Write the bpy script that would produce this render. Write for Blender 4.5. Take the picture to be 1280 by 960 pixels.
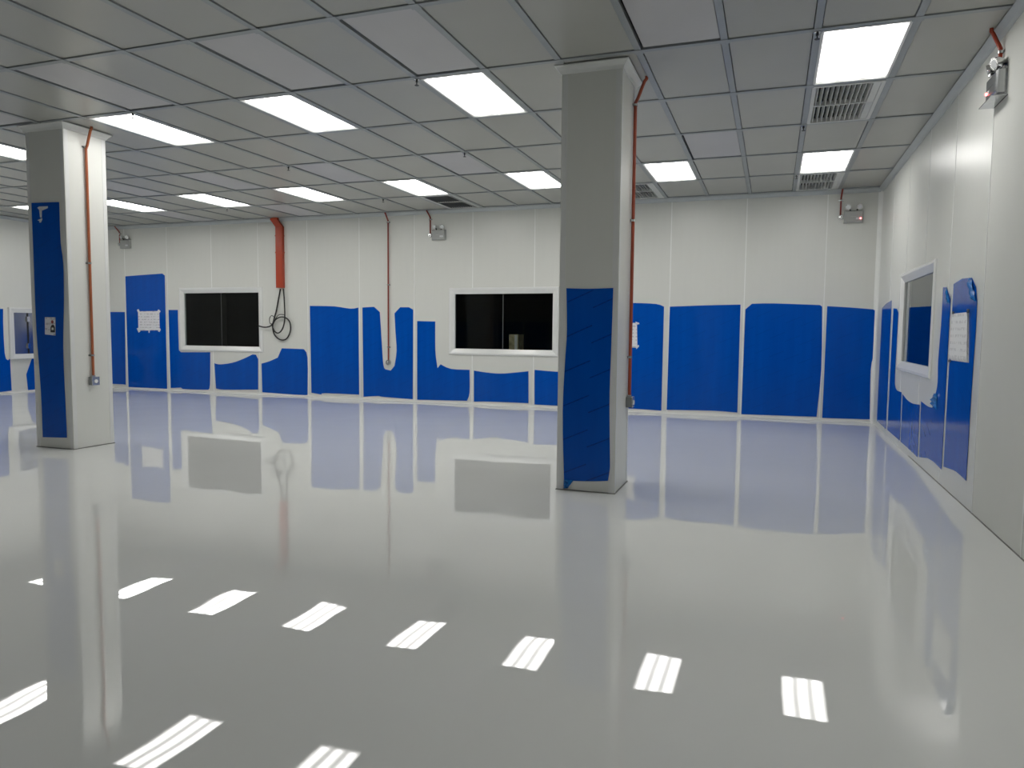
import bpy, math, random
import numpy as np
from mathutils import Vector, Matrix
random.seed(7)
for o in list(bpy.data.objects):
    bpy.data.objects.remove(o)
scene = bpy.context.scene
C = scene.collection

# ------------------------------------------------------------------ camera
F_PX = 910.74
YAW, PIT, ROL = math.radians(19.628), math.radians(-4.200), math.radians(0.547)
HC = 1.285                      # camera height
H = 3.3405                       # ceiling height
fwd = Vector((-math.sin(YAW)*math.cos(PIT), math.cos(YAW)*math.cos(PIT), math.sin(PIT)))
rt0 = Vector((math.cos(YAW), math.sin(YAW), 0))
up0 = rt0.cross(fwd)
rt = math.cos(ROL)*rt0 + math.sin(ROL)*up0
up = -math.sin(ROL)*rt0 + math.cos(ROL)*up0
cam_d = bpy.data.cameras.new('camera')
cam = bpy.data.objects.new('camera', cam_d)
C.objects.link(cam)
M = Matrix((rt, up, -fwd)).transposed().to_4x4()
M.translation = (0, 0, HC)
cam.matrix_world = M
cam_d.sensor_fit = 'HORIZONTAL'
cam_d.sensor_width = 36.0
cam_d.lens = 36.0*F_PX/1280.0
cam_d.clip_start = 0.05
scene.camera = cam

# ------------------------------------------------------------------ world and exposure
w = bpy.data.worlds.new('world')
scene.world = w
w.use_nodes = True
w.node_tree.nodes['Background'].inputs[0].default_value = (0.0, 0.0, 0.0, 1)
vs = scene.view_settings
vs.view_transform = 'Standard'
vs.look = 'None'
vs.gamma = 1.0
vs.use_curve_mapping = False
vs.exposure = 0.0
TUBE_L = 14.6                    # luminance of the tube bands in a ceiling light
BASE_L = 2.2

# ------------------------------------------------------------------ measures
YB = 11.60                       # back wall
XR = 1.395                       # right wall
XL = -13.70                      # left wall
GX, GY = 0.60976, 1.2            # ceiling grid
X0, Y0 = -4.6609, 3.1166         # grid node (0, 0)
YF = Y0 - 6*GY                   # wall behind the photographer
HT = H + 0.16                    # top of the walls, inside the plenum


def ray(x, y):
    return rt*((x-640)/F_PX) - up*((y-480)/F_PX) + fwd


def on_y(x, y, Y=YB):
    d = ray(x, y)
    return d*(Y/d.y) + Vector((0, 0, HC))


def on_x(x, y, X=XR):
    d = ray(x, y)
    return d*(X/d.x) + Vector((0, 0, HC))


def on_z(x, y, z):
    d = ray(x, y)
    return d*((z-HC)/d.z) + Vector((0, 0, HC))


# ------------------------------------------------------------------ materials
def nodes_of(name):
    m = bpy.data.materials.new(name)
    m.use_nodes = True
    return m, m.node_tree.nodes, m.node_tree.links, m.node_tree.nodes['Principled BSDF']


def mat(name, col, rough=0.5, metal=0.0, var=0.05, nscale=6.0, spec=0.5, bump=0.0, bscale=40.0, stretch=(1, 1, 1), coat=0.0):
    m, N, L, b = nodes_of(name)
    tc = N.new('ShaderNodeTexCoord')
    mp = N.new('ShaderNodeMapping')
    mp.inputs['Scale'].default_value = stretch
    L.new(tc.outputs['Object'], mp.inputs[0])
    n = N.new('ShaderNodeTexNoise')
    n.inputs['Scale'].default_value = nscale
    n.inputs['Detail'].default_value = 3
    L.new(mp.outputs[0], n.inputs['Vector'])
    mr = N.new('ShaderNodeMapRange')
    mr.inputs['From Min'].default_value = 0.3
    mr.inputs['From Max'].default_value = 0.7
    mr.inputs['To Min'].default_value = 1-var
    mr.inputs['To Max'].default_value = 1+var
    L.new(n.outputs[0], mr.inputs[0])
    mx = N.new('ShaderNodeVectorMath')
    mx.operation = 'SCALE'
    mx.inputs[0].default_value = col
    L.new(mr.outputs[0], mx.inputs['Scale'])
    L.new(mx.outputs[0], b.inputs['Base Color'])
    b.inputs['Roughness'].default_value = rough
    b.inputs['Metallic'].default_value = metal
    b.inputs['Specular IOR Level'].default_value = spec
    b.inputs['Coat Weight'].default_value = coat
    if bump:
        n2 = N.new('ShaderNodeTexNoise')
        n2.inputs['Scale'].default_value = bscale
        L.new(mp.outputs[0], n2.inputs['Vector'])
        bp = N.new('ShaderNodeBump')
        bp.inputs['Strength'].default_value = 1.0
        bp.inputs['Distance'].default_value = bump
        L.new(n2.outputs[0], bp.inputs['Height'])
        L.new(bp.outputs[0], b.inputs['Normal'])
    return m


def floor_mat():
    m, N, L, b = nodes_of('epoxy_floor')
    tc = N.new('ShaderNodeTexCoord')
    n = N.new('ShaderNodeTexNoise')
    n.inputs['Scale'].default_value = 0.35
    n.inputs['Detail'].default_value = 2
    L.new(tc.outputs['Object'], n.inputs['Vector'])
    cr = N.new('ShaderNodeValToRGB')
    cr.color_ramp.elements[0].position = 0.3
    cr.color_ramp.elements[0].color = (0.745, 0.76, 0.745, 1)
    cr.color_ramp.elements[1].position = 0.7
    cr.color_ramp.elements[1].color = (0.775, 0.79, 0.775, 1)
    L.new(n.outputs[0], cr.inputs[0])
    L.new(cr.outputs[0], b.inputs['Base Color'])
    b.inputs['Roughness'].default_value = 0.0
    b.inputs['IOR'].default_value = 1.55
    n1 = N.new('ShaderNodeTexNoise')
    n1.inputs['Scale'].default_value = 1.3
    n1.inputs['Detail'].default_value = 0.0
    L.new(tc.outputs['Object'], n1.inputs['Vector'])
    n2 = N.new('ShaderNodeTexNoise')
    n2.inputs['Scale'].default_value = 4.0
    n2.inputs['Detail'].default_value = 0.0
    L.new(tc.outputs['Object'], n2.inputs['Vector'])
    b1 = N.new('ShaderNodeBump')
    b1.inputs['Strength'].default_value = 1
    b1.inputs['Distance'].default_value = 0.0016
    L.new(n1.outputs[0], b1.inputs['Height'])
    b2 = N.new('ShaderNodeBump')
    b2.inputs['Strength'].default_value = 1
    b2.inputs['Distance'].default_value = 0.0004
    L.new(n2.outputs[0], b2.inputs['Height'])
    L.new(b1.outputs[0], b2.inputs['Normal'])
    L.new(b2.outputs[0], b.inputs['Normal'])
    return m


def mnode(N, L, op, a, bval=None):
    n = N.new('ShaderNodeMath')
    n.operation = op
    for i, v in enumerate((a, bval)):
        if v is None:
            continue
        if isinstance(v, (int, float)):
            n.inputs[i].default_value = v
        else:
            L.new(v, n.inputs[i])
    return n.outputs[0]


def film_mat(name, dash):
    """Blue protective film: faint vertical streaks and rows of slanting print."""
    m, N, L, b = nodes_of(name)
    tc = N.new('ShaderNodeTexCoord')
    sp = N.new('ShaderNodeSeparateXYZ')
    L.new(tc.outputs['Object'], sp.inputs[0])
    hcoord = mnode(N, L, 'ADD', sp.outputs[0], sp.outputs[1])
    a = math.radians(24)
    u = mnode(N, L, 'ADD', mnode(N, L, 'MULTIPLY', hcoord, math.cos(a)), mnode(N, L, 'MULTIPLY', sp.outputs[2], math.sin(a)))
    v = mnode(N, L, 'SUBTRACT', mnode(N, L, 'MULTIPLY', sp.outputs[2], math.cos(a)), mnode(N, L, 'MULTIPLY', hcoord, math.sin(a)))
    vr = mnode(N, L, 'DIVIDE', v, 0.125)
    row = mnode(N, L, 'FLOOR', vr)
    line = mnode(N, L, 'LESS_THAN', mnode(N, L, 'FRACT', vr), 0.075)
    us = mnode(N, L, 'FRACT', mnode(N, L, 'ADD', mnode(N, L, 'DIVIDE', u, 0.46), mnode(N, L, 'MULTIPLY', row, 0.37)))
    seg = mnode(N, L, 'LESS_THAN', us, 0.5)
    n0 = N.new('ShaderNodeTexNoise')
    n0.inputs['Scale'].default_value = 60
    L.new(tc.outputs['Object'], n0.inputs['Vector'])
    dashv = mnode(N, L, 'MULTIPLY', mnode(N, L, 'MULTIPLY', line, seg), mnode(N, L, 'MULTIPLY', n0.outputs[0], 2*dash))
    mp = N.new('ShaderNodeMapping')
    mp.inputs['Scale'].default_value = (9, 9, 0.6)
    L.new(tc.outputs['Object'], mp.inputs[0])
    n = N.new('ShaderNodeTexNoise')
    n.inputs['Scale'].default_value = 1.0
    n.inputs['Detail'].default_value = 3
    L.new(mp.outputs[0], n.inputs['Vector'])
    cr = N.new('ShaderNodeValToRGB')
    cr.color_ramp.elements[0].position = 0.3
    cr.color_ramp.elements[0].color = (0.0, 0.075, 0.44, 1)
    cr.color_ramp.elements[1].position = 0.7
    cr.color_ramp.elements[1].color = (0.0, 0.090, 0.50, 1)
    L.new(n.outputs[0], cr.inputs[0])
    mx = N.new('ShaderNodeMix')
    mx.data_type = 'RGBA'
    L.new(dashv, mx.inputs['Factor'])
    L.new(cr.outputs[0], mx.inputs['A'])
    mx.inputs['B'].default_value = (0.001, 0.03, 0.2, 1)
    L.new(mx.outputs['Result'], b.inputs['Base Color'])
    b.inputs['Roughness'].default_value = 0.14
    b.inputs['Specular IOR Level'].default_value = 0.22
    nb = N.new('ShaderNodeTexNoise')
    nb.inputs['Scale'].default_value = 5
    L.new(tc.outputs['Object'], nb.inputs['Vector'])
    bp = N.new('ShaderNodeBump')
    bp.inputs['Strength'].default_value = 1
    bp.inputs['Distance'].default_value = 0.0008
    L.new(nb.outputs[0], bp.inputs['Height'])
    L.new(bp.outputs[0], b.inputs['Normal'])
    return m


def light_mat():
    """Lamp diffuser: three tube bands shining through, brighter than the gaps."""
    m, N, L, b = nodes_of('light_diffuser')
    tc = N.new('ShaderNodeTexCoord')
    sp = N.new('ShaderNodeSeparateXYZ')
    L.new(tc.outputs['Object'], sp.inputs[0])
    ax = mnode(N, L, 'ABSOLUTE', sp.outputs[0])
    tot = None
    for c in (0.0, 0.175):
        d = mnode(N, L, 'DIVIDE', mnode(N, L, 'SUBTRACT', ax, c), 0.05)
        g = mnode(N, L, 'EXPONENT', mnode(N, L, 'MULTIPLY', mnode(N, L, 'MULTIPLY', d, d), -1.0))
        tot = g if tot is None else mnode(N, L, 'ADD', tot, g)
    ay = mnode(N, L, 'ABSOLUTE', sp.outputs[1])
    mr = N.new('ShaderNodeMapRange')
    mr.interpolation_type = 'SMOOTHSTEP'
    mr.inputs['From Min'].default_value = 0.49
    mr.inputs['From Max'].default_value = 0.55
    mr.inputs['To Min'].default_value = 1
    mr.inputs['To Max'].default_value = 0.0
    L.new(ay, mr.inputs[0])
    s = mnode(N, L, 'ADD', mnode(N, L, 'MULTIPLY', mnode(N, L, 'MULTIPLY', tot, mr.outputs[0]), TUBE_L), BASE_L)
    b.inputs['Base Color'].default_value = (0.8, 0.8, 0.8, 1)
    b.inputs['Emission Color'].default_value = (1.0, 0.985, 0.95, 1)
    L.new(s, b.inputs['Emission Strength'])
    return m


def glass_mat(name='window_glass'):
    m, N, L, b = nodes_of(name)
    b.inputs['Base Color'].default_value = (0.75, 0.8, 0.8, 1)
    b.inputs['Transmission Weight'].default_value = 1.0
    b.inputs['Roughness'].default_value = 0.0
    b.inputs['IOR'].default_value = 1.22
    return m


def paper_mat(name, col, ink):
    """White sheet with illegibly small grey print: ragged lines."""
    m, N, L, b = nodes_of(name)
    tc = N.new('ShaderNodeTexCoord')
    sp = N.new('ShaderNodeSeparateXYZ')
    L.new(tc.outputs['Object'], sp.inputs[0])
    ln = mnode(N, L, 'LESS_THAN', mnode(N, L, 'FRACT', mnode(N, L, 'DIVIDE', sp.outputs[2], 0.055)), 0.4)
    n = N.new('ShaderNodeTexNoise')
    n.inputs['Scale'].default_value = 17
    n.inputs['Detail'].default_value = 4
    L.new(tc.outputs['Object'], n.inputs['Vector'])
    f = mnode(N, L, 'MULTIPLY', ln, mnode(N, L, 'GREATER_THAN', n.outputs[0], 0.5))
    mx = N.new('ShaderNodeMix')
    mx.data_type = 'RGBA'
    L.new(mnode(N, L, 'MULTIPLY', f, ink), mx.inputs['Factor'])
    mx.inputs['A'].default_value = (*col, 1)
    mx.inputs['B'].default_value = (0.12, 0.12, 0.15, 1)
    L.new(mx.outputs['Result'], b.inputs['Base Color'])
    b.inputs['Roughness'].default_value = 0.6
    return m


MT = dict(
    floor=floor_mat(),
    panel=mat('wall_panel_paint', (0.73, 0.738, 0.70), 0.33, var=0.006, nscale=3, stretch=(8, 8, .5), bump=0.0004, bscale=5),
    panel_matte=mat('wall_panel_dull_paint', (0.73, 0.738, 0.70), 0.6, var=0.01, nscale=3, spec=0.35),
    seal=mat('white_silicone', (0.90, 0.91, 0.89), 0.4, var=0.02),
    trim=mat('white_aluminium_trim', (0.74, 0.75, 0.74), 0.3, var=0.02),
    ceiltrim=mat('grey_aluminium_trim', (0.50, 0.53, 0.545), 0.35, var=0.02),
    frame=mat('white_window_frame', (0.82, 0.83, 0.82), 0.22, var=0.015),
    tile=mat('ceiling_tile_paint', (0.42, 0.422, 0.392), 0.33, var=0.02, nscale=2, bump=0.0006, bscale=1.5),
    access=mat('ceiling_access_tile', (0.52, 0.515, 0.53), 0.5, var=0.02, nscale=2),
    bar=mat('ceiling_bar_aluminium', (0.34, 0.365, 0.38), 0.38, metal=0.25, var=0.04),
    plenum=mat('dark_plenum', (0.012, 0.012, 0.012), 0.9),
    film=film_mat('blue_film', 0.25),
    film_print=film_mat('blue_film_printed', 0.75),
    film_loose=mat('blue_film_crumpled', (0.01, 0.16, 0.5), 0.15, var=0.3, nscale=30),
    light=light_mat(),
    glass=glass_mat(),
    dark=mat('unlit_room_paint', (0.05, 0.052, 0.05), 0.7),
    copper=mat('copper_orange_pipe', (0.40, 0.115, 0.045), 0.35, var=0.1),
    red=mat('orange_red_trunking', (0.44, 0.055, 0.02), 0.3, var=0.05),
    redpipe=mat('dull_red_pipe', (0.36, 0.065, 0.03), 0.35, var=0.1),
    darkpipe=mat('dark_red_pipe', (0.27, 0.035, 0.02), 0.35, var=0.1),
    steel=mat('galvanised_steel', (0.62, 0.63, 0.63), 0.25, metal=1.0, var=0.08, nscale=20),
    box=mat('grey_metal_box', (0.22, 0.23, 0.235), 0.4, metal=0.4, var=0.06),
    chrome=mat('chrome', (0.8, 0.8, 0.8), 0.12, metal=1.0, var=0.02),
    stainless=mat('brushed_stainless', (0.5, 0.51, 0.52), 0.2, metal=1.0, var=0.08, nscale=3, stretch=(30, 30, .3)),
    lens=mat('lamp_lens', (0.75, 0.77, 0.78), 0.1, var=0.03),
    cable=mat('black_cable', (0.012, 0.012, 0.012), 0.4),
    black=mat('black_plastic', (0.015, 0.015, 0.015), 0.4),
    body_grey=mat('emergency_light_grey', (0.40, 0.41, 0.40), 0.35, var=0.03),
    vent=mat('vent_white_paint', (0.62, 0.63, 0.62), 0.4, var=0.02),
    paper=paper_mat('printed_paper', (0.82, 0.82, 0.86), 0.35),
    paper_table=paper_mat('printed_record_sheet', (0.85, 0.86, 0.87), 0.22),
    tape=mat('clear_white_tape', (0.75, 0.79, 0.82), 0.3, var=0.1, nscale=40),
    redink=mat('red_print', (0.30, 0.05, 0.05), 0.6),
    blackink=mat('black_print', (0.02, 0.02, 0.025), 0.6),
    mastic=mat('grey_floor_mastic', (0.16, 0.16, 0.15), 0.6, var=0.3, nscale=9),
    carton=mat('dusty_yellow_carton', (0.42, 0.36, 0.2), 0.7, var=0.3, nscale=12),
)


def led_mat():
    m, N, L, b = nodes_of('red_indicator')
    b.inputs['Base Color'].default_value = (0.6, 0.1, 0.1, 1)
    b.inputs['Emission Color'].default_value = (1, 0.12, 0.12, 1)
    b.inputs['Emission Strength'].default_value = 12
    return m


MT['led'] = led_mat()


# ------------------------------------------------------------------ mesh helpers
class MB:
    def __init__(self):
        self.v, self.f = [], []

    def add(self, vs_, fs_):
        k = len(self.v)
        self.v += [Vector(p) for p in vs_]
        self.f += [tuple(i+k for i in f) for f in fs_]
        return self

    def box(self, x0, x1, y0, y1, z0, z1, fr=None):
        P = [(x, y, z) for x in (x0, x1) for y in (y0, y1) for z in (z0, z1)]
        if fr:
            P = [fr(*p) for p in P]
        return self.add(P, [(0, 1, 3, 2), (4, 6, 7, 5), (0, 4, 5, 1), (2, 3, 7, 6), (0, 2, 6, 4), (1, 5, 7, 3)])

    def prism(self, pts, off):
        """closed outline pts (3D, planar) thickened by vector off"""
        n = len(pts)
        P = [Vector(p) for p in pts] + [Vector(p)+off for p in pts]
        return self.add(P, [tuple(range(n)), tuple(range(2*n-1, n-1, -1))] +
                        [(i, i+n, (i+1) % n+n, (i+1) % n) for i in range(n)])

    def rings(self, rings, close=True, cap=True):
        n = len(rings[0])
        P = [p for r in rings for p in r]
        F = []
        for a in range(len(rings)-1):
            for i in range(n if close else n-1):
                j = (i+1) % n
                F.append((a*n+i, a*n+j, (a+1)*n+j, (a+1)*n+i))
        if cap:
            F.append(tuple(range(n-1, -1, -1)))
            F.append(tuple(range((len(rings)-1)*n, len(rings)*n)))
        return self.add(P, F)

    def tube(self, path, r, n=8, cap=True):
        path = [Vector(p) for p in path]
        rings = []
        nrm = None
        for i, p in enumerate(path):
            t = (path[min(i+1, len(path)-1)] - path[max(i-1, 0)]).normalized()
            if nrm is None:
                a = Vector((0, 0, 1)) if abs(t.z) < 0.8 else Vector((1, 0, 0))
                nrm = (a - t*a.dot(t)).normalized()
            else:
                nrm = (nrm - t*nrm.dot(t)).normalized()
            b = t.cross(nrm)
            rings.append([p + (nrm*math.cos(2*math.pi*k/n) + b*math.sin(2*math.pi*k/n))*r for k in range(n)])
        return self.rings(rings, True, cap)

    def lathe(self, prof, fr, n=16):
        """prof: (radius, w) pairs around the w axis of frame fr(u, v, w)"""
        return self.rings([[fr(r*math.cos(2*math.pi*k/n), r*math.sin(2*math.pi*k/n), h) for k in range(n)] for r, h in prof])

    def frame_sweep(self, rect, prof, fr):
        """profile (inset, w) swept round rect (u0, u1, v0, v1) in frame fr"""
        u0, u1, v0, v1 = rect
        rings = []
        for d, h in prof:
            rings.append([fr(u0+d, v0+d, h), fr(u1-d, v0+d, h), fr(u1-d, v1-d, h), fr(u0+d, v1-d, h)])
        rings.append(rings[0])
        return self.rings(rings, True, False)


def link(name, me, loc, parent=None):
    o = bpy.data.objects.new(name, me)
    C.objects.link(o)
    if parent is not None:
        o.parent = parent
        # parents are never rotated or scaled: a plain offset
        o.location = Vector(loc) - world_loc(parent)
    else:
        o.location = loc
    return o


def world_loc(o):
    p = Vector(o.location)
    while o.parent is not None:
        o = o.parent
        p += Vector(o.location)
    return p


def obj(name, mb, material, parent=None, smooth=False, origin=None):
    vv = mb.v
    lo = Vector((min(p.x for p in vv), min(p.y for p in vv), min(p.z for p in vv)))
    hi = Vector((max(p.x for p in vv), max(p.y for p in vv), max(p.z for p in vv)))
    org = Vector(origin) if origin is not None else Vector(((lo.x+hi.x)/2, (lo.y+hi.y)/2, lo.z))
    me = bpy.data.meshes.new(name)
    me.from_pydata([tuple(p-org) for p in vv], [], mb.f)
    me.validate()
    import bmesh
    bm = bmesh.new()
    bm.from_mesh(me)
    bmesh.ops.recalc_face_normals(bm, faces=bm.faces)
    bm.to_mesh(me)
    bm.free()
    me.materials.append(MT[material])
    if smooth:
        for p in me.polygons:
            p.use_smooth = True
        try:
            me.set_sharp_from_angle(angle=math.radians(40))
        except Exception:
            pass
    return link(name, me, org, parent)


def tag(o, label, cat, group=None):
    o['label'] = label
    o['category'] = cat
    if group:
        o['group'] = group
    return o


def thing(name, loc, label, cat, group=None):
    o = bpy.data.objects.new(name, None)
    C.objects.link(o)
    o.location = loc
    o.empty_display_size = 0.1
    return tag(o, label, cat, group)


def struct(o):
    o['kind'] = 'structure'
    return o


def copy_tree(src, loc):
    r = src.copy()
    C.objects.link(r)
    r.location = loc
    for ch in list(src.children):
        c = ch.copy()
        C.objects.link(c)
        c.parent = r
        for g in list(ch.children):
            d = g.copy()
            C.objects.link(d)
            d.parent = c
    return r


def frame_fn(o, U, V, W):
    o, U, V, W = Vector(o), Vector(U), Vector(V), Vector(W)
    return lambda u, v, w_: o + U*u + V*v + W*w_


def spline(pts, n=8):
    pts = [Vector(p) for p in pts]
    out = []
    for i in range(len(pts)-1):
        p0, p1, p2, p3 = pts[max(i-1, 0)], pts[i], pts[i+1], pts[min(i+2, len(pts)-1)]
        for k in range(n):
            t = k/n
            out.append(0.5*((2*p1) + (p2-p0)*t + (2*p0-5*p1+4*p2-p3)*t*t + (3*p1-p0-3*p2+p3)*t**3))
    out.append(pts[-1])
    return out


def smooth_poly(pts, n=3, sharp=24):
    """round the shallow bends of a closed 2D pixel outline, keep its corners"""
    m = len(pts)
    out = []
    def cor(i):
        a, b, c = Vector(pts[i-1]), Vector(pts[i]), Vector(pts[(i+1) % m])
        return math.degrees((b-a).angle(c-b, 0)) > sharp
    for i in range(m):
        p1, p2 = Vector(pts[i]), Vector(pts[(i+1) % m])
        p0 = p1 - (p2-p1)*0.3 if cor(i) else Vector(pts[i-1])
        p3 = p2 + (p2-p1)*0.3 if cor((i+1) % m) else Vector(pts[(i+2) % m])
        for k in range(n):
            t = k/n
            out.append(0.5*((2*p1) + (p2-p0)*t + (2*p0-5*p1+4*p2-p3)*t*t + (3*p1-p0-3*p2+p3)*t**3))
    return [(p.x, p.y) for p in out]


# wall frames: u runs along the wall, v up, w out of the wall into the room
FB = lambda w0=0.0: frame_fn((0, YB-w0, 0), (1, 0, 0), (0, 0, 1), (0, -1, 0))      # u = x
FR = lambda w0=0.0: frame_fn((XR-w0, 0, 0), (0, 1, 0), (0, 0, 1), (-1, 0, 0))      # u = y
FLW = lambda w0=0.0: frame_fn((XL+w0, 0, 0), (0, 1, 0), (0, 0, 1), (1, 0, 0))      # u = y
FF = lambda w0=0.0: frame_fn((0, YF+w0, 0), (1, 0, 0), (0, 0, 1), (0, 1, 0))       # u = x

# ------------------------------------------------------------------ floor
mb = MB()
mb.box(XL-0.3, XR+0.3, YF-0.3, YB+0.3, -0.12, 0)
floor = struct(obj('floor', mb, 'floor', origin=(0, 0, 0)))

# ------------------------------------------------------------------ windows: outer rectangles from the photograph
def rect_b(pa, pb, Y=YB):
    a, b = on_y(*pa, Y), on_y(*pb, Y)
    return [min(a.x, b.x), max(a.x, b.x), min(a.z, b.z), max(a.z, b.z)]


W1 = rect_b((224, 360), (329.3, 440.5))
W2 = rect_b((561.5, 360), (697.5, 446))
W3 = [7.66, 9.566, 0.870, 1.981]


def cut_rects(u0, u1, v0, v1, holes):
    """rectangle minus holes, as a list of rectangles"""
    out = [(u0, u1, v0, v1)]
    for h in holes:
        nxt = []
        for (a, b, c, d) in out:
            ha, hb, hc_, hd = max(a, h[0]), min(b, h[1]), max(c, h[2]), min(d, h[3])
            if ha >= hb or hc_ >= hd:
                nxt.append((a, b, c, d))
                continue
            if a < ha:
                nxt.append((a, ha, c, d))
            if hb < b:
                nxt.append((hb, b, c, d))
            if c < hc_:
                nxt.append((ha, hb, c, hc_))
            if hd < d:
                nxt.append((ha, hb, hd, d))
        out = nxt
    return out


def build_wall(name, fr, joints, holes=()):
    """A wall of tall sandwich panels with white sealed joints; joints = sorted u."""
    hs = [(h[0]+.05, h[1]-.05, h[2]+.05, h[3]-.05) for h in holes]
    mb = MB()
    for (a, b, c, d) in cut_rects(joints[0]-0.05, joints[-1]+0.05, -0.02, HT, hs):
        mb.box(a, b, c, d, -0.10, -0.05, fr)
    wall = struct(obj(name, mb, 'panel'))
    for i in range(len(joints)-1):
        mb = MB()
        for (a, b, c, d) in cut_rects(joints[i]+.004, joints[i+1]-.004, 0.0, HT, hs):
            mb.box(a, b, c, d, -0.05, 0.0, fr)
        obj('panel', mb, 'panel_matte' if (name == 'wall_right' and joints[i+1] < 6.1) else 'panel', wall)
    for j in joints[1:-1]:
        mb = MB()
        for (a, b, c, d) in cut_rects(j-.007, j+.007, 0.0, HT, hs):
            mb.box(a, b, c, d, -0.05, 0.0025, fr)
        obj('joint_seal', mb, 'seal', wall)
    return wall


JB = [XL] + [0.685-1.1111*k for k in range(12, -1, -1)] + [XR]
JR = [YF] + [6.005+1.114*k for k in range(-9, 6)] + [YB]
JL = [YF] + [-3.05+1.117*k for k in range(0, 13)] + [YB]
JF = [XL] + [-12.6+1.1063*k for k in range(0, 13)] + [XR]
wall_back = build_wall('wall_back', FB(), JB, [W1, W2])
wall_right = build_wall('wall_right', FR(), JR, [W3])
wall_left = build_wall('wall_left', FLW(), JL)
wall_front = build_wall('wall_front', FF(), JF)
for i in range(1, len(JF)-1):            # films on the wall behind the photographer, seen only in reflections
    mb = MB()
    mb.box(JF[i]+.05, JF[i+1]-.06, 0.14, 1.62, 0.0, 0.002, FF())
    obj('protective_film', mb, 'film', wall_front)

# unlit rooms behind the windows
def room_shell(name, x0, x1, y0, y1, z0, z1, open_side):
    t = 0.08
    sides = dict(xm=(x0-t, x0, y0, y1, z0, z1), xp=(x1, x1+t, y0, y1, z0, z1), ym=(x0, x1, y0-t, y0, z0, z1),
                 yp=(x0, x1, y1, y1+t, z0, z1), zm=(x0, x1, y0, y1, z0-t, z0), zp=(x0, x1, y0, y1, z1, z1+t))
    names = dict(xm='wall_%s_left', xp='wall_%s_right', ym='wall_%s_front', yp='wall_%s_back', zm='floor_%s', zp='ceiling_%s')
    for k, q in sides.items():
        if k != open_side:
            mb = MB()
            mb.box(*q)
            struct(obj(names[k] % name, mb, 'dark'))


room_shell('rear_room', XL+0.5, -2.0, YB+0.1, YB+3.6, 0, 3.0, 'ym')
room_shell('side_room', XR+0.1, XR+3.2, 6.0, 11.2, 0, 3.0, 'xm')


def window(name, rect, fr, seam=True):
    o = bpy.data.objects.new(name, None)
    C.objects.link(o)
    o.location = fr((rect[0]+rect[1])/2, rect[2], 0)
    struct(o)
    mb = MB()
    fw = 0.105
    mb.frame_sweep(rect, [(0, 0), (0, 0.012), (0.012, 0.022), (0.035, 0.022), (fw-.012, -0.006), (fw, -0.012), (fw, -0.06), (0.03, -0.06)], fr)
    obj('window_frame', mb, 'frame', o)
    u0, u1, v0, v1 = rect[0]+fw-.01, rect[1]-fw+.01, rect[2]+fw-.01, rect[3]-fw+.01
    um = (u0+u1)/2
    for a, b in (((u0, um-.004), (um+.004, u1)) if seam else ((u0, u1),)):
        mb = MB()
        mb.box(a, b, v0, v1, -0.036, -0.028, fr)
        obj('pane', mb, 'glass', o)
    if seam:
        mb = MB()
        mb.box(um-.004, um+.004, v0, v1, -0.036, -0.0275, fr)
        obj('pane_seal', mb, 'box', o)
    return o


window('window_1', W1, FB())
window('window_2', W2, FB())
window('window_3', W3, FR(), False)

# ------------------------------------------------------------------ trims
def sweep_line(profile, u0, u1, fr):
    """profile (v, w) points extruded along u"""
    mb = MB()
    mb.rings([[fr(u0, v, w_) for v, w_ in profile], [fr(u1, v, w_) for v, w_ in profile]])
    return mb


def cove(r, n=5, base=0.0):
    return [(base, 0.0)] + [(base + r - r*math.sin(a), r - r*math.cos(a)) for a in
                            [math.pi/2*k/n for k in range(n, -1, -1)]]


up_prof = [(H, 0), (H-.055, 0), (H-.055, .006), (H-.035, .018), (H-.012, .045), (H-.004, .055), (H, .055)]
for i, (fr, a, b) in enumerate(((FB(), XL, XR), (FR(), YF, YB), (FLW(), YF, YB), (FF(), XL, XR))):
    struct(obj('trim_%d' % (i+1), sweep_line(up_prof, a, b, fr), 'ceiltrim'))
# concave corner profile, back right and back left
for i, (x, s) in enumerate(((XR, -1), (XL, 1))):
    mb = MB()
    r = 0.055
    pr = [(x, YB)] + [(x + s*(r-r*math.sin(a)), YB-(r-r*math.cos(a))) for a in [math.pi/2*k/5 for k in range(6)]]
    mb.rings([[Vector((p[0], p[1], z)) for p in pr] for z in (0.0, H)])
    struct(obj('trim_%d' % (5+i), mb, 'seal', smooth=True))
# coved skirting
cp = [(0, 0)] + [(0.05-0.05*math.sin(a), 0.05-0.05*math.cos(a)) for a in [math.pi/2*k/6 for k in range(7)]]
struct(obj('baseboard_back', sweep_line(cp, XL, XR, FB()), 'panel', smooth=True))
struct(obj('baseboard_left', sweep_line(cp, YF, YB-.05, FLW()), 'panel', smooth=True))
struct(obj('baseboard_right', sweep_line([(0, 0), (0.005, 0), (0.002, 0.006), (0, 0.007)], YF, 8.6, FR()), 'mastic'))

# ------------------------------------------------------------------ ceiling
mb = MB()
mb.box(XL-.1, XR+.1, YF-.1, YB+.1, H+0.10, H+0.14)
ceiling = struct(obj('ceiling', mb, 'plenum', origin=(0, 0, H+0.10)))
BW = 0.048
cols = list(range(-15, 10))
rows = list(range(-6, 7))


def cell(c, r):
    return (max(X0+c*GX, XL), min(X0+(c+1)*GX, XR) if c < 9 else XR, max(Y0+r*GY, YF), min(Y0+(r+1)*GY, YB))


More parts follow.
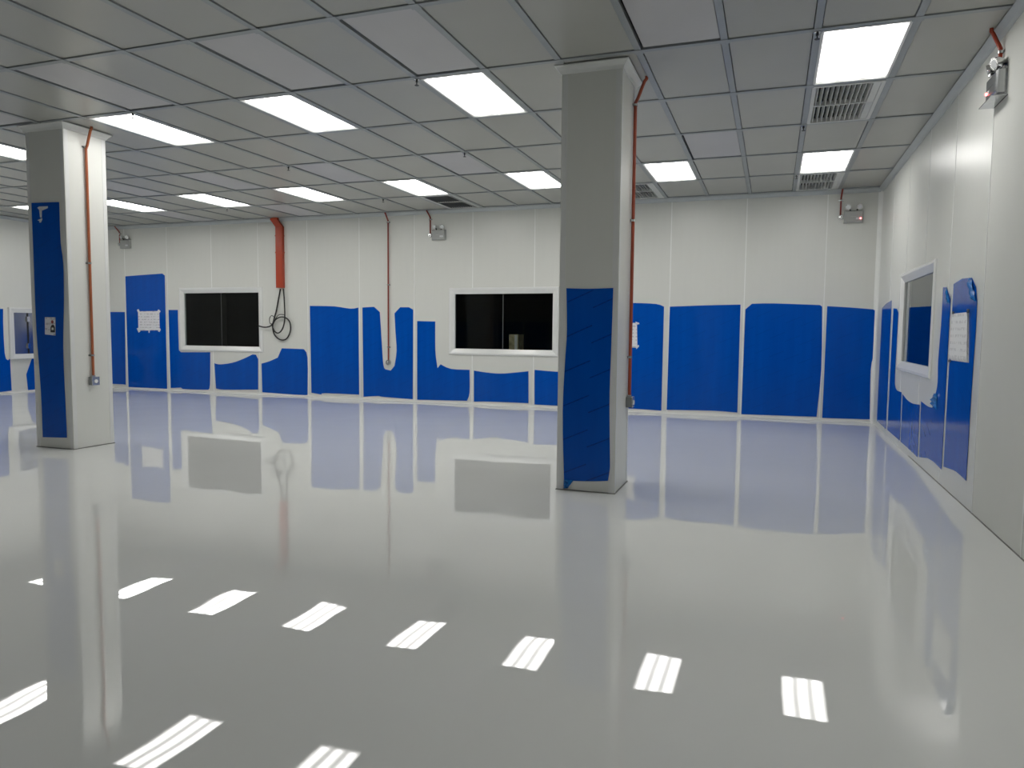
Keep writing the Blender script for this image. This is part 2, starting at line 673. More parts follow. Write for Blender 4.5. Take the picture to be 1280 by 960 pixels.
for c in range(-14, 10):
    x = X0+c*GX
    mb = MB()
    mb.box(x-BW/2, x+BW/2, YF, YB, H, H+0.035)
    obj('grid_bar', mb, 'bar', ceiling)
for r in range(-5, 8):
    y = Y0+r*GY
    mb = MB()
    mb.box(XL, XR, y-BW/2, y+BW/2, H+.0015, H+0.035)
    obj('grid_bar', mb, 'bar', ceiling)
node_me = None
for r in range(0, 8):
    for c in range(-14, 10):
        p = (X0+c*GX, Y0+r*GY, H-.003)
        if node_me is None:
            mb = MB()
            q = 0.036
            mb.box(p[0]-q, p[0]+q, p[1]-q, p[1]+q, H-.003, H)
            node_me = obj('node_plate', mb, 'bar', ceiling).data
        else:
            link('node_plate', node_me, p, ceiling)

LIGHTS = {(8, 2): 'bright ceiling light nearest the camera, against the right-hand vent with wide slats',
          (3, 2): 'large lit ceiling light just left of the nearer column top',
          (0, 2): 'lit ceiling light second to the left of the nearer column, front row',
          (-3, 2): 'lit ceiling light just right of the farther column top, front row',
          (-7, 2): 'ceiling light cut by left picture edge, left of the farther column top',
          (8, 5): 'far-row ceiling light nearest the right wall, above the smaller slatted vent',
          (5, 5): 'far-row ceiling light just right of the nearer column',
          (2, 5): 'far-row ceiling light just left of the nearer column',
          (-1, 5): 'far-row ceiling light touching the dark vent left of the nearer column',
          (-4, 5): 'far-row ceiling light above the wall between red trunking and thin conduit',
          (-7, 5): 'far-row ceiling light left of the red trunking',
          (-10, 5): 'far-row ceiling light just right of the farther column',
          (-13, 5): 'far-row ceiling light showing as a sliver left of the farther column'}
for c in (8, -1):  # unseen lamps, assumed lit here to balance the light on the column fronts
    for r in (-1,):
        LIGHTS[(c, r)] = 'assumed unseen ceiling light behind the photographer, ' + {8: 'nearest the right wall', 5: 'second from the right wall', 2: 'third from the right wall', -1: 'far from the right wall'}[c]
LIGHTS[(-10, 2)] = 'front-row ceiling light just beyond the left picture edge'
LIGHTS[(-13, 2)] = 'front-row ceiling light nearest the left wall'
VENTS = {(8, 3): 'large white slatted vent below the nearest right-hand ceiling light',
         (8, 6): 'small white slatted vent at the back wall beside the right wall',
         (4, 6): 'dark slatted vent half hidden behind the nearer column',
         (-1, 6): 'dark slatted vent left of the nearer column by the back wall'}
ACCESS = {(3, 1), (1, 1), (-2, 1), (6, 1), (6, 4), (1, 4), (-2, 4), (-5, 4), (-8, 4), (-5, 1)}
PALE = {(-10, 6), (-6, 6)}

tile_cache = {}
rest = MB()
for r in rows:
    for c in cols:
        if (c, r) in LIGHTS or (c, r) in VENTS:
            continue
        x0, x1, y0, y1 = cell(c, r)
        if x1-x0 < 0.1:
            continue
        g = BW/2 + 0.0055
        a, b, c0, d = x0+g, x1-g, y0+g, y1-g
        z = H+0.010
        kind = 'tile'
        if (c, r) in ACCESS:
            a, d, z, kind = a+0.014, d-0.02, H+0.010, 'access'
        elif (c, r) in PALE:
            kind = 'access'
        if r < 0:
            rest.box(a, b, c0, d, z, z+0.02)
            continue
        key = (round(b-a, 3), round(d-c0, 3), kind)
        name = 'ceiling_tile' if kind == 'tile' else 'access_tile'
        ctr = ((a+b)/2, (c0+d)/2, z)
        if key not in tile_cache:
            mb = MB()
            mb.box(a, b, c0, d, z, z+0.02)
            tile_cache[key] = obj(name, mb, kind, ceiling).data
        else:
            link(name, tile_cache[key], ctr, ceiling)
rest_o = obj('ceiling_tile_field', rest, 'tile', ceiling)
rest_o['kind'] = 'stuff'

# ceiling lights
lproto = None
for (c, r), label in LIGHTS.items():
    x0, x1, y0, y1 = cell(c, r)
    loc = ((x0+x1)/2, (y0+y1)/2, H+.004)
    if lproto is None:
        lproto = thing('ceiling_light', loc, label, 'ceiling light', 'recessed ceiling lights')
        fr = frame_fn(loc, (1, 0, 0), (0, 1, 0), (0, 0, -1))
        hx, hy = GX/2-BW/2-.002, GY/2-BW/2-.002
        mb = MB()
        mb.frame_sweep((-hx, hx, -hy, hy), [(0, -.05), (0, .004), (.018, .004), (.024, -.008), (.024, -.05)], fr)
        obj('light_frame', mb, 'trim', lproto)
        mb = MB()
        mb.box(-hx+.022, hx-.022, -hy+.022, hy-.022, -.014, -.008, fr)
        obj('diffuser', mb, 'light', lproto, origin=fr(0, 0, -.008))
        mb = MB()
        mb.box(-hx, hx, -hy, hy, -.08, -.05, fr)
        obj('housing', mb, 'trim', lproto)
    else:
        o = copy_tree(lproto, loc)
        o['label'] = label

# air vents
vprotos = {}
for (c, r), label in VENTS.items():
    blade_mat = 'box' if (c, r) == (-1, 6) else 'vent'
    vproto = vprotos.get(blade_mat)
    x0, x1, y0, y1 = cell(c, r)
    loc = ((x0+x1)/2, (y0+y1)/2, H+.002)
    if vproto is None:
        vproto = vprotos[blade_mat] = thing('air_vent', loc, label, 'air vent', 'slatted ceiling vents')
        fr = frame_fn(loc, (1, 0, 0), (0, 1, 0), (0, 0, -1))
        hx, hy = GX/2-BW/2-.002, GY/2-BW/2-.002
        mb = MB()
        mb.frame_sweep((-hx, hx, -hy, hy), [(0, -.04), (0, .004), (.032, .004), (.036, -.04)], fr)
        obj('vent_frame', mb, 'vent', vproto)
        mb = MB()
        mb.box(-hx, hx, -hy, hy, -.09, -.075, fr)
        obj('duct', mb, 'plenum', vproto)
        mb = MB()
        mb.box(-hx+.03, hx-.03, -.012, .012, -.035, .003, fr)
        obj('crossbar', mb, 'vent', vproto)
        mb = MB()
        mb.box(hx-.09, hx-.034, -hy+.034, hy-.034, -.02, .001, fr)
        obj('damper_strip', mb, blade_mat, vproto)
        nb = 11
        for half in (-1, 1):
            for k in range(nb):
                x = -hx+.05 + k*(2*hx-.15)/(nb-1)
                mb = MB()
                ya, yb_ = (-hy+.034, -.012) if half < 0 else (.012, hy-.034)
                # slanting blade
                mb.prism([fr(x-.0025, ya, 0.0), fr(x+.0025, ya, 0.0), fr(x-.0125, ya, -.05), fr(x-.0175, ya, -.05)], Vector((0, yb_-ya, 0)))
                obj('blade', mb, blade_mat, vproto)
    else:
        o = copy_tree(vproto, loc)
        o['label'] = label

# sprinklers
SPR = {(3, 2): 'small dark sprinkler at the corner of the large light left of the nearer column',
       (8, 2): 'small sprinkler at the corner of the ceiling light nearest the camera',
       (-2, 2): 'small dark sprinkler at the light beside the farther column top',
       (2, 4): 'small dark sprinkler beside the pale tile left of the nearer column',
       (-2, 4): 'small dark sprinkler in the middle of the ceiling, above the red trunking',
       (-2, 6): 'small dark sprinkler near the back wall above the thin conduit',
       (-7, 6): 'small dark sprinkler near the back wall left of the red trunking',
       (8, 4): 'small dark sprinkler below the corner of the large slatted vent',
       (8, 6): 'small dark sprinkler at the corner of the small slatted vent'}
sproto = None
for (c, r), label in SPR.items():
    loc = (X0+c*GX, Y0+r*GY+.02, H-.003)
    if sproto is None:
        sproto = thing('sprinkler', loc, label, 'sprinkler', 'ceiling sprinklers')
        fr = frame_fn(loc, (1, 0, 0), (0, 1, 0), (0, 0, -1))
        mb = MB()
        mb.lathe([(.026, 0), (.026, .004), (.012, .008)], fr, 14)
        obj('rosette', mb, 'steel', sproto, True)
        mb = MB()
        mb.lathe([(.010, .004), (.010, .022), (.005, .024), (.004, .045)], fr, 10)
        obj('stem', mb, 'black', sproto, True)
        mb = MB()
        mb.lathe([(.004, .042), (.018, .045), (.018, .048)], fr, 12)
        obj('deflector', mb, 'black', sproto, True)
    else:
        copy_tree(sproto, loc)['label'] = label

# ------------------------------------------------------------------ columns
def column(x0, x1, y0, y1, label):
    o = thing('column', ((x0+x1)/2, (y0+y1)/2, 0), label, 'column', 'square clad columns')
    mb = MB()
    mb.box(x0+.002, x1-.002, y0+.002, y1-.002, 0, H)
    obj('cladding', mb, 'panel', o)
    t, wd = .004, .05
    for (cx, sx) in ((x0, 1), (x1, -1)):
        for (cy, sy) in ((y0, 1), (y1, -1)):
            r = .016
            arc = [(cx + sx*(r-r*math.cos(a)), cy + sy*(r-r*math.sin(a))) for a in [math.pi/2*k/4 for k in range(5)]]
            pts = [(cx+sx*.006, cy+sy*wd), (cx, cy+sy*wd)] + arc + [(cx+sx*wd, cy), (cx+sx*wd, cy+sy*.006), (cx+sx*.012, cy+sy*.012)]
            mb = MB()
            mb.rings([[Vector((p[0], p[1], z)) for p in pts] for z in (0.0, H-.02)])
            obj('corner_trim', mb, 'trim', o, True)
    mb = MB()
    fr = frame_fn((0, 0, 0), (1, 0, 0), (0, 1, 0), (0, 0, 1))
    mb.frame_sweep((x0-.05, x1+.05, y0-.05, y1+.05),
                   [(0, H), (0, H-.008), (.012, H-.015), (.034, H-.04), (.044, H-.06), (.05, H-.06), (.055, H-.06), (.055, H)], fr)
    obj('crown_trim', mb, 'trim', o)
    mb = MB()
    mb.frame_sweep((x0-.006, x1+.006, y0-.006, y1+.006), [(0, 0), (0, .004), (.008, .008), (.012, 0)], fr)
    obj('base_seal', mb, 'mastic', o)
    return o


C1 = (-1.62, -1.14, 5.635, 6.165)
C2 = (-7.365, -6.83, 5.56, 6.06)
column(*C1, 'nearer white column right of centre with blue film on its front')
column(*C2, 'farther white column at the left with tall blue film and white notice')

# ------------------------------------------------------------------ blue films
def film(poly, plane, label, name='protective_film', material='film', group='blue protective films', t=0.0016):
    pts = smooth_poly(poly)
    P = [plane(x, y) for x, y in pts]
    n = (P[1]-P[0]).cross(P[2]-P[1])
    # outward = towards the camera
    ax = plane.normal
    mb = MB()
    mb.prism([p + ax*0.0003 for p in P], ax*t)
    return tag(obj(name, mb, material), label, 'film', group)


class Plane:
    def __init__(self, fn, normal):
        self.fn, self.normal = fn, Vector(normal)

    def __call__(self, x, y):
        return self.fn(x, y)


PB = Plane(lambda x, y: on_y(x, y, YB-.0026), (0, -1, 0))
PR = Plane(lambda x, y: on_x(x, y, XR-.0026), (-1, 0, 0))
PL = Plane(lambda x, y: on_x(x, y, XL+.0026), (1, 0, 0))
PC1 = Plane(lambda x, y: on_y(x, y, C1[2]-.001), (0, -1, 0))
PC2 = Plane(lambda x, y: on_y(x, y, C2[2]-.001), (0, -1, 0))

film([(112, 390), (156, 390), (157.3, 481.5), (152, 480.3), (112, 479)], PB, 'narrow blue film on the back wall showing right beside the farther column')
film([(156.7, 345.4), (180, 343.6), (203, 342), (206, 344.4), (209, 486.6), (185, 485.2), (160.7, 484)], PB,
     'tallest blue film on the back wall, with a white paper taped on it')
film([(210.7, 387.4), (222.3, 387.4), (223.7, 437.8), (226.3, 440.3), (262.9, 440.3), (262.5, 480.5), (260.3, 487.2), (240, 486.8), (228.4, 486.2), (226.3, 484.5), (213.5, 485)], PB,
     'L-shaped blue film along the left side and bottom of the left window')
film([(268, 454), (275, 455.5), (290.3, 453.5), (304.5, 448.4), (315.7, 443), (319.8, 443.3), (322.8, 449), (322.8, 487), (280, 487), (270, 485.5)], PB,
     'low blue film with a wavy top rising to the right, under the left window')
film([(326.9, 454.5), (337, 451.5), (347.2, 447), (352.3, 435.4), (379.7, 436.4), (384.4, 447), (384.4, 493.7), (373.6, 493.7), (327.9, 490.2)], PB,
     'blue film with a stepped top below the hanging black cable loop')
film([(387.3, 382.4), (418, 383), (438.3, 385.9), (448, 384.4), (449, 493.2), (406.3, 491.5), (402, 493.2), (389.3, 490.9)], PB,
     'rectangular blue film between the cable loop and the thin conduit')
film([(453, 384.4), (467.5, 383.5), (474.8, 390.2), (477.1, 426.7), (479.2, 455.9), (482, 461.7), (488.5, 463.2), (493.2, 457.3), (495.8, 438.4), (494.4, 415), (493.2, 391.7),
      (500.2, 384.1), (511.3, 384.1), (516.5, 387.3), (516, 499), (479.2, 496.1), (472.8, 495), (454.4, 496)], PB,
     'U-shaped blue film cut out around the thin conduit and its socket')
film([(521.5, 401.3), (544, 401.9), (544.2, 438.4), (546.9, 460.2), (550.7, 455.3), (563.8, 461.1), (587, 462.3), (587, 490.9), (583.6, 501), (521.5, 499.6)], PB,
     'L-shaped blue film at the lower left corner of the right back window')
film([(592.4, 463.2), (608, 465.6), (625, 467), (643, 465.8), (660.6, 464), (660.6, 504), (613.4, 502), (592.4, 502)], PB,
     'low blue film with a dipping top under the right back window')
film([(668.2, 462.3), (696, 464.6), (738, 466), (738, 509.5), (668.2, 505.5)], PB, 'low blue film meeting the left edge of the nearer column')
film([(748, 378.5), (792, 378.7), (820, 380), (830, 383.3), (826.7, 513.3), (790, 510.7), (742, 508.5)], PB,
     'blue film just right of the nearer column with a narrow white paper')
film([(837.3, 383.3), (880, 381.8), (925.7, 380.7), (921.7, 515.7), (890, 513.3), (833.3, 512.3)], PB,
     'wide blue film, second right of the nearer column, with a straight top')
film([(931.7, 386.7), (940, 379.7), (966.7, 379.3), (1025, 381.3), (1027.7, 383.3), (1026.7, 460), (1020.7, 521), (926.7, 517.7)], PB,
     'wide blue film, third right of the nearer column, with clipped top left corner')
film([(1034, 382.7), (1060, 384.2), (1091.7, 386.7), (1095, 389.3), (1094.3, 411.7), (1092.7, 440), (1088.3, 463.3), (1087.3, 524.3), (1027.7, 522.3)], PB,
     'blue film on the back wall next to the right-hand corner')
# right wall
film([(1102.8, 385), (1108, 379.5), (1114.6, 375.6), (1107.3, 536.3), (1096.3, 526), (1096.6, 515)], PR, 'narrow blue film on the right wall next to the corner')
film([(1117, 385.5), (1121, 386), (1123, 391), (1120.5, 436), (1118.6, 479), (1121.6, 488.4), (1127, 490.3), (1124.6, 550.6), (1109.3, 537.5)], PR,
     'blue film on the right wall along the far side of the window')
film([(1128.3, 492.5), (1133.8, 499.7), (1141, 504.4), (1149.7, 505.9), (1147.0, 571.5), (1137.5, 562.5), (1125.8, 552)], PR,
     'short blue film on the right wall under the far half of the window')
r4 = film([(1151.5, 501.6), (1160, 508), (1165.6, 509.6), (1169.4, 494), (1172.2, 478), (1173, 450), (1177, 400), (1179, 359), (1183.4, 358.8), (1188, 374.7), (1187.8, 385),
           (1176.9, 586.9), (1167.5, 577.5), (1160, 572.8), (1149, 571.3)], PR, 'blue film on the right wall along the near side of the window')
r5 = film([(1192.3, 355), (1203, 348.4), (1214.8, 347), (1221.5, 375.6), (1214.4, 490), (1207.8, 601), (1195.6, 589.7), (1184.4, 585), (1179.5, 583.5)], PR,
          'tall blue film on the right wall carrying a bundle of white sheets')
# left wall
film([(-40, 384), (0, 386), (3.2, 386), (5.8, 441.6), (10.2, 450.4), (12.4, 447.5), (14.6, 488.3), (0, 490), (-40, 493)], PL, 'blue film at the left picture edge')
film([(40, 447.5), (62, 447), (62, 484), (43.7, 486.8), (35, 488.3), (32.8, 468)], PL, 'small blue film with a slanting edge below the steel pass box')
# columns
film([(39.4, 253.7), (74, 252.6), (75.8, 303), (79, 328), (80, 376), (79, 434), (82, 507), (83.9, 547.2), (53.6, 546.5), (51, 485), (45.6, 412), (42, 321)], PC2,
     'tall narrow blue film on the front of the farther column', material='film')
fc1 = film([(708, 360.3), (736, 361), (766.6, 360), (764.4, 424), (762, 490), (762, 534), (762.5, 577.5), (762, 588.4), (760, 601), (742.5, 601.5), (716, 601), (705, 599.4),
            (703.4, 515), (706.6, 449), (708.8, 412)], PC1, 'blue film with slanting print on the front of the nearer column', material='film_print')


def crumple(parent, plane, outline, depth, seed):
    """a loose wrinkled flap: a grid over a quad with random relief, thickened"""
    rnd = random.Random(seed)
    a, b, c, d = [plane(*p) for p in outline]
    n = 7
    top, bot = [], []
    for i in range(n):
        for j in range(n):
            s, t = i/(n-1), j/(n-1)
            p = (a*(1-s)+b*s)*(1-t) + (d*(1-s)+c*s)*t
            edge = min(s, t, 1-s, 1-t) < 1e-6
            q = p + plane.normal*(0.003 + depth*rnd.random()*(0.35 if edge else 1.0))
            top.append(q)
            bot.append(q - plane.normal*0.0012)
    F = []
    for i in range(n-1):
        for j in range(n-1):
            k = i*n+j
            F.append((k, k+n, k+n+1, k+1))
            F.append((k+n*n, k+1+n*n, k+n+1+n*n, k+n+n*n))
    mb = MB()
    mb.add(top+bot, F)
    return obj('crumpled_corner', mb, 'film_loose', parent)


crumple(fc1, PC1, [(705, 599), (717, 600.5), (710, 610), (704.5, 610.5)], .03, 1)
crumple(r5, PR, [(1213.5, 347.5), (1216.2, 352), (1221.5, 377.5), (1214, 374)], .03, 2)
crumple(r4, PR, [(1168, 492), (1172, 492), (1172, 512), (1165, 506)], .03, 3)
crumple(r4, PR, [(1184, 360), (1187, 372), (1188, 380), (1184, 379)], .02, 4)

# ------------------------------------------------------------------ papers
def quad(name, plane, pts, off, material, parent=None, t=.0008):
    mb = MB()
    mb.prism([plane(*p)+plane.normal*off for p in pts], plane.normal*t)
    return obj(name, mb, material, parent)


def paper(loc_px, plane, label, cat='paper'):
    return thing('paper_notice', plane(*loc_px)+plane.normal*.002, label, cat)


p = paper((186, 413), PB, 'white printed paper taped at its corners on the tallest blue film')
quad('sheet', PB, [(172.7, 389.2), (199.2, 388.7), (199.8, 412.8), (173.2, 413.3)], .0025, 'paper', p)
for q in ([(171.3, 387.5), (173.2, 386.2), (175.3, 390), (173, 391.3)], [(197, 388.5), (198.3, 386.6), (201, 389), (199.4, 391.2)],
          [(171, 410.5), (173.5, 409.5), (175.8, 414), (173.5, 415.8)], [(197.5, 413.8), (200.3, 410.3), (201.2, 412.5), (199.3, 415)],
          [(185.8, 412.6), (187.3, 412.6), (187.2, 416), (186, 416)]):
    quad('tape', PB, q, .0036, 'tape', p)
p = paper((790, 434), PB, 'narrow white paper half hidden behind the nearer column conduit')
quad('sheet', PB, [(774, 403.6), (796.2, 403.6), (796.8, 434.6), (774, 434.2)], .0025, 'paper', p)
for q in ([(794.5, 402), (799, 403.5), (799.3, 405.2), (795, 406)], [(794.5, 433), (798.5, 431), (799, 433), (795.5, 436.5)]):
    quad('tape', PB, q, .0036, 'tape', p)
p = paper((1200, 452), PR, 'bundle of white record sheets pinned on the right wall film')
for k, (dx, dy) in enumerate(((0.6, 1.2), (0.0, 0.0), (-.4, -1.6), (-.2, -3.4))):
    quad('sheet', PR, [(1192.3+dx*.3, 392+.3*k), (1211.6+dx*.3, 389.9+.3*k), (1211+dx, 452.5+dy*.9), (1188.5+dx, 449.2+dy*.9)], .003+.003*k, 'paper_table', p)
for q in ([(1193.2, 389.5), (1195.6, 389.2), (1195.4, 392.4), (1193.4, 392.6)], [(1212, 386), (1215, 386.5), (1214.4, 391), (1211.6, 391.5)],
          [(1188.6, 449.5), (1191.4, 450), (1191, 453), (1188.4, 452.4)]):
    quad('clip', PR, q, .0155, 'black', p, .003)
p = paper((63, 419), PC2, 'small white notice with red and black marks on the farther column', 'notice')
quad('card', PC2, [(56.4, 396.4), (69.6, 396.7), (69.7, 419.5), (56.5, 418)], .0025, 'paper', p)
c = PC2(65.8, 402.4)
mb = MB()
mb.lathe([(.018, 0), (.018, .001)], frame_fn(c + PC2.normal*.0036, (1, 0, 0), (0, 0, 1), (0, -1, 0)), 16)
obj('red_mark', mb, 'redink', p)
quad('black_mark', PC2, [(63.6, 415.4), (63.6, 409), (65.2, 406), (67.6, 406), (69, 409), (69.2, 415.6)], .0036, 'blackink', p)
quad('grey_mark', PC2, [(65.1, 412.5), (65.1, 409.5), (67.5, 409.5), (67.6, 412.6)], .0046, 'seal', p)
# leftover tape on the farther column
tp = thing('tape_scrap', PC2(51, 277)+PC2.normal*.002, 'leftover white tape strips at the top of the tall narrow film', 'tape')
for q in ([(47, 259.8), (49, 258.2), (60.2, 257.8), (60, 260.2), (52.5, 263.4), (50, 263.2)], [(49.2, 262), (52.6, 262), (52.6, 272), (50.4, 272)],
          [(47, 275.4), (53, 272.5), (53.2, 274.6), (51.4, 278.3), (49.6, 278.3), (49.4, 276.2)]):
    quad('tape', PC2, q, .0025, 'tape', tp)

# ------------------------------------------------------------------ conduits
def clamp(parent, fr, u, v, r):
    mb = MB()
    mb.box(u-r-.022, u+r+.022, v-.009, v+.009, 0.001, .004, fr)
    n = 8
    a = [(u + (r+.004)*math.cos(math.pi*k/n), .006 + r + (r+.004)*math.sin(math.pi*k/n)) for k in range(n+1)]
    b = [(u + (r+.0005)*math.cos(math.pi*k/n), .006 + r + (r+.0005)*math.sin(math.pi*k/n)) for k in range(n, -1, -1)]
    prof = [(u+r+.004, .001)] + a + [(u-r-.004, .001), (u-r-.0005, .001)] + b + [(u+r+.0005, .001)]
    mb.rings([[fr(q[0], v-.009, q[1]) for q in prof], [fr(q[0], v+.009, q[1]) for q in prof]])
    obj('clamp', mb, 'steel', parent)


def conduit(fr, u, vt, vb, bend, r, label, clamps, material, box=None, name='conduit', jr=.034):
    """pipe down a wall; above vt it leans out by bend=(du, dw) and enters the ceiling"""
    o = thing(name, fr(u, vb, 0), label, 'conduit')
    wq = r + .006
    path = [fr(u+bend[0], H+.01, wq+bend[1]), fr(u+bend[0], H-.01, wq+bend[1]), fr(u+bend[0]*.8, H-.03, wq+bend[1]*.8), fr(u+bend[0]*.2, vt+.03, wq+bend[1]*.2), fr(u, vt, wq), fr(u, vt-.03, wq), fr(u, vb, wq)]
    mb = MB()
    mb.tube(path, r, 10)
    obj('pipe', mb, material, o, True)
    for v in clamps:
        clamp(o, fr, u, v, r)
    if box == 'square':
        s = .043
        mb = MB()
        mb.box(u-s, u+s, vb-2*s+.002, vb+.002, .001, .05, fr)
        b = obj('socket_box', mb, 'box', o)
        mb = MB()
        mb.box(u-s-.002, u+s+.002, vb-2*s, vb+.004, .05, .056, fr)
        obj('face_plate', mb, 'steel', b)
        mb = MB()
        mb.lathe([(.02, 0), (.02, .006), (.014, .008)], frame_fn(fr(u, vb-s, .056), fr(1, 0, 0)-fr(0, 0, 0), (0, 0, 1), fr(0, 0, 1)-fr(0, 0, 0)), 14)
        obj('outlet', mb, 'lens', b)
        mb = MB()
        mb.lathe([(r+.006, 0), (r+.006, .018), (r+.001, .02)], frame_fn(fr(u, vb, wq), fr(1, 0, 0)-fr(0, 0, 0), fr(0, 0, 1)-fr(0, 0, 0), (0, 0, 1)), 12)
        obj('gland', mb, 'steel', o)
    if box == 'round':
        f2 = frame_fn(fr(u, vb-.03, .001), fr(1, 0, 0)-fr(0, 0, 0), (0, 0, 1), fr(0, 0, 1)-fr(0, 0, 0))
        mb = MB()
        mb.lathe([(jr, 0), (jr, .04), (jr*.88, .046)], f2, 18)
        b = obj('junction_box', mb, 'steel', o, True)
        mb = MB()
        mb.lathe([(.018, .046), (.018, .054), (.012, .056)], f2, 14)
        obj('cover_screw', mb, 'chrome', b, True)
    return o


# farther column, right face (facing +x): u = y
fc2r = frame_fn((C2[1], 0, 0), (0, 1, 0), (0, 0, 1), (1, 0, 0))
yy = on_x(111, 350, C2[1]).y
zc = [on_x(110, 329, C2[1]).z, on_x(115, 444, C2[1]).z, on_x(105, 184, C2[1]).z]
conduit(fc2r, yy, 3.13, on_x(118, 471, C2[1]).z, (0.0, .085), .014, 'copper-coloured conduit with socket on the side of the farther column', zc, 'copper', 'square')
# nearer column, right face
fc1r = frame_fn((C1[1], 0, 0), (0, 1, 0), (0, 0, 1), (1, 0, 0))
conduit(fc1r, 6.08, 3.15, on_x(784, 496, C1[1]).z, (0.0, .085), .014, 'dark red conduit with grey socket box on the side of the nearer column',
        [3.13, 2.2, on_x(786, 446, C1[1]).z], 'redpipe', 'square')
# thin conduit on the back wall
xq = on_y(486, 380).x
conduit(FB(), xq, H-.14, on_y(487, 451).z, (-.02, .07), .013, 'thin copper conduit down the back wall to a small round socket',
        [H-.16, on_y(486, 356).z, on_y(487, 434).z], 'darkpipe', 'round', jr=.046)

# ------------------------------------------------------------------ emergency lights
def emergency(fr, u, v, label, wd=.25, ht=.17, dp=.065, lit=True, pipe_u=None, pipe_label='', bracket=False, bend=(.03, .06)):
    """twin-head emergency light; (u, v) = centre of the body"""
    o = thing('emergency_light', fr(u, v-ht/2, 0), label, 'emergency light', 'twin-head emergency lights')
    U, V, Wd = fr(1, 0, 0)-fr(0, 0, 0), Vector((0, 0, 1)), fr(0, 0, 1)-fr(0, 0, 0)
    mb = MB()
    mb.frame_sweep((u-wd/2, u+wd/2, v-ht/2, v+ht/2), [(0, 0.001), (0, dp-.012), (.012, dp), (wd/2-.001 if wd < ht else ht/2-.001, dp), (.02, .001)], fr)
    obj('housing', mb, 'body_grey' if not bracket else 'stainless', o)
    mb = MB()
    mb.box(u+wd*.12, u+wd*.38, v-ht*.25, v-ht*.08, dp, dp+.002, fr)
    obj('label_plate', mb, 'lens', o)
    mb = MB()
    mb.lathe([(.010, 0), (.010, .005), (.006, .008)], frame_fn(fr(u+wd*.36, v-ht*.16, dp+.002), U, V, Wd), 10)
    obj('indicator', mb, 'led' if lit else 'lens', o)
    for s in (-1, 1):
        hu, hv, hw = u+s*wd*.28, v+ht/2+.055, dp*.75
        ax = (Wd*0.93 + U*s*.25 - V*.25).normalized()
        a1 = (U - ax*U.dot(ax)).normalized()
        a2 = ax.cross(a1)
        f2 = frame_fn(fr(hu, hv, hw), a1, a2, ax)
        mb = MB()
        mb.lathe([(.010, -.05), (.026, -.036), (.038, -.008), (.042, .018), (.042, .026), (.034, .026)], f2, 18)
        hd = obj('lamp_head', mb, 'chrome', o, True)
        mb = MB()
        mb.lathe([(.034, .020), (.030, .026), (.012, .029)], f2, 16)
        obj('lens', mb, 'lens', hd, True)
        mb = MB()
        mb.tube([fr(u+s*wd*.16, v+ht/2-.01, dp*.5), fr(u+s*wd*.2, v+ht/2+.02, dp*.5), fr(hu, hv-.02, hw-.02)], .012, 8)
        obj('swivel', mb, 'black', o, True)
    if bracket:
        mb = MB()
        mb.box(u-wd/2-.03, u+wd/2+.03, v-ht/2-.03, v-ht/2-.024, 0.001, dp+.03, fr)
        mb.box(u-wd/2-.03, u+wd/2+.03, v-ht/2-.03, v+ht/2+.05, 0.001, .006, fr)
        obj('bracket', mb, 'steel', o)
    if pipe_u is not None:
        if bracket:
            conduit(fr, pipe_u, H-.14, v+ht/2+.10, bend, .013, pipe_label, [H-.16], 'red')
        else:
            conduit(fr, min(pipe_u, u-wd/2-.045), H-.12, v+.03, bend, .012, pipe_label, [H-.15], 'darkpipe', 'round')
    return o


q = on_y(1066.5, 271.5)
emergency(FB(), q.x, q.z, 'emergency light with glowing red indicator near the right corner', pipe_u=on_y(1052.5, 266).x, pipe_label='short dark red conduit feeding the emergency light near the right corner', bend=(.01, .06))
q = on_y(549.5, 294)
emergency(FB(), q.x, q.z, 'emergency light above the right back window', lit=False, pipe_u=on_y(540.5, 291).x, pipe_label='short dark red conduit feeding the emergency light above the right back window', bend=(-.04, .06))
q = on_y(158.5, 305.5)
emergency(FB(), q.x, q.z, 'emergency light high on the back wall beside the farther column', lit=False, pipe_u=on_y(153.5, 302).x, pipe_label='short dark red conduit feeding the emergency light beside the farther column', bend=(-.05, .06))
q = on_x(1250, 105, XR)
emergency(FR(), 5.85, 2.96, 'large silver emergency light on the right wall by the picture edge', pipe_u=5.85, bracket=True, ht=.15,
          pipe_label='short bright red conduit on the right wall by the picture edge', bend=(.02, .055))

# ------------------------------------------------------------------ red trunking and cables
a, b = on_y(347.8, 360), on_y(356.2, 360)
tr = thing('cable_trunking', ((a.x+b.x)/2, YB, a.z), 'orange-red cable trunking coming down the back wall from the ceiling', 'trunking')
fb = FB()
mb = MB()
zt = H-.16
for (u0, u1) in ((a.x, b.x),):
    secs = [(0, a.z), (0, zt), (-.075, H-.03), (-.075, H+.005)]
    rings = []
    for du, v in secs:
        ex = .0 if v <= zt else .05
        rings.append([fb(u0+du, v, .003+ex), fb(u1+du, v, .003+ex), fb(u1+du, v, .065+ex), fb(u0+du, v, .065+ex)])
    mb.rings(rings)
obj('channel', mb, 'red', tr)
mb = MB()
mb.box(a.x+.012, b.x-.012, a.z+.004, zt-.01, .065, .069, fb)
obj('cover_strip', mb, 'red', tr)
for v in (on_y(352, 295).z, on_y(352, 316).z):
    mb = MB()
    mb.box(a.x-.006, b.x+.006, v-.012, v+.012, .0655, .0705, fb)
    mb.box(a.x-.006, a.x, v-.012, v+.012, .002, .0705, fb)
    mb.box(b.x, b.x+.006, v-.012, v+.012, .002, .0705, fb)
    obj('joint_clip', mb, 'red', tr)


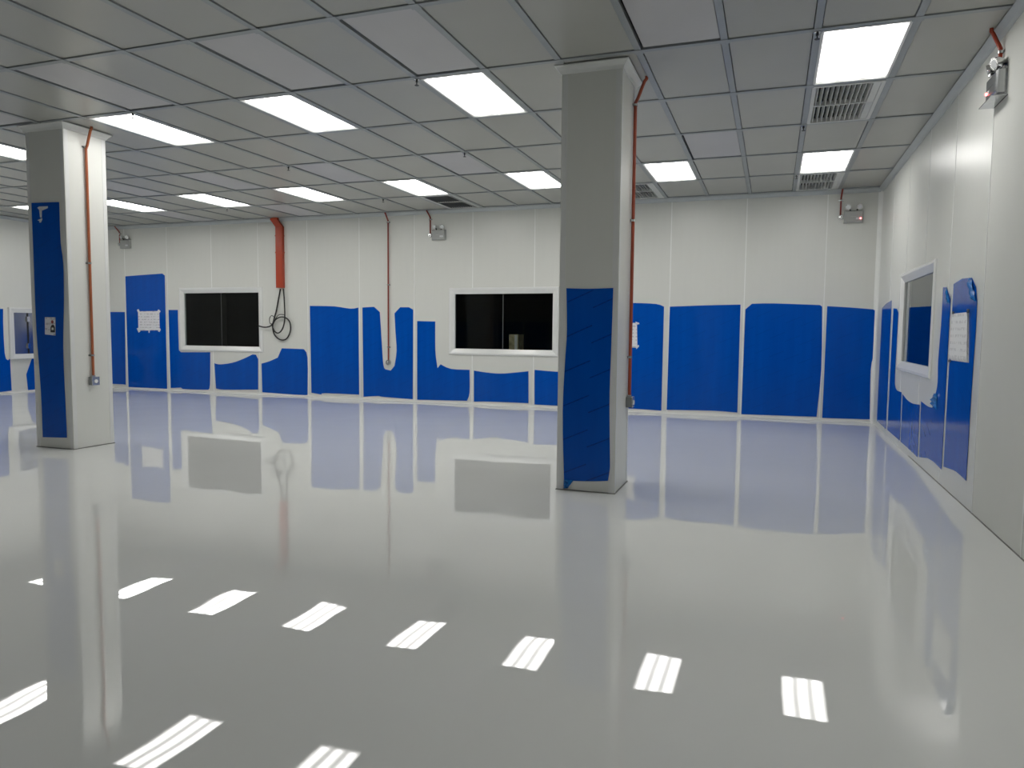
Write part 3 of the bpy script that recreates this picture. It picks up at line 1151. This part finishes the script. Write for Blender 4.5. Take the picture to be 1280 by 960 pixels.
def cable(px, label, r=.013, w0=.03, lift=None):
    P = []
    for i, p in enumerate(px):
        ww = w0 if lift is None else lift[i]
        P.append(on_y(p[0], max(p[1], 361.2), YB-ww))
    mb = MB()
    mb.tube(spline(P, 7), r, 8)
    return tag(obj('cable', mb, 'cable', smooth=True), label, 'cable', 'black cables below the trunking')


cable([(350.5, 359), (348.5, 372), (345.5, 388), (342.5, 399), (340.8, 408), (343, 418), (350, 424.5), (358, 423.5), (362.8, 414), (362.3, 403), (357, 397.2), (350, 396.5), (344, 400),
       (341, 405), (336.5, 408.2), (330, 409), (322, 407)],
      'black cable making the large loop, its free end crossing the window frame', lift=[.03]*9+[.05]*5+[.06, .06, .07])
cable([(354.2, 359), (355.3, 375), (356, 394), (355.2, 404), (352.5, 412), (348, 416.3), (343.5, 414.5), (341, 410)],
      'black cable hanging straight then curling inside the large loop', lift=[.045, .06, .075, .09, .09, .09, .09, .09])
cable([(345, 399), (340, 394.5), (337, 398), (337.6, 404), (341, 404), (348, 394), (356, 393.5)], 'thin black cable curl at the upper left of the loop', r=.007, lift=[.115]*7)

# ------------------------------------------------------------------ pass box in the left wall
a = on_x(9, 384, XL)
b = on_x(16, 449, XL)
y0p, z1p, z0p = a.y, a.z, b.z
y1p = y0p + 1.0
flw = FLW()
pb = thing('pass_box', flw((y0p+y1p)/2, z0p, 0), 'stainless steel pass box with white frame, half hidden behind the farther column', 'pass box')
mb = MB()
mb.frame_sweep((y0p, y1p, z0p, z1p), [(0, .001), (0, .05), (.02, .055), (.10, .03), (.10, .001)], flw)
obj('frame', mb, 'frame', pb)
mb = MB()
mb.box(y0p+.1, y1p-.1, z0p+.1, z1p-.1, .001, .02, flw)
dr = obj('door', mb, 'stainless', pb)
mb = MB()
mb.box(y0p+.36, y0p+.39, z0p+.1, z1p-.1, .02, .026, flw)
obj('gasket', mb, 'black', dr)
for v in (z0p+.25, z1p-.22):
    mb = MB()
    mb.box(y0p+.35, y0p+.40, v-.05, v+.05, .026, .05, flw)
    obj('latch', mb, 'chrome', dr)

# carton in the dark room behind the right back window
q = on_y(643, 441, YB+.5)
ct = thing('carton', (q.x, YB+.6, 0), 'dim yellowish tall carton standing in the dark behind the right back window', 'carton')
mb = MB()
mb.box(q.x-.085, q.x+.085, YB+.45, YB+.75, 0, on_y(643, 418, YB+.5).z)
obj('carton_body', mb, 'carton', ct)
mb = MB()
mb.box(q.x+.02, q.x+.07, YB+.447, YB+.45, 0.02, on_y(643, 419, YB+.5).z)
obj('tape_strip', mb, 'vent', ct)
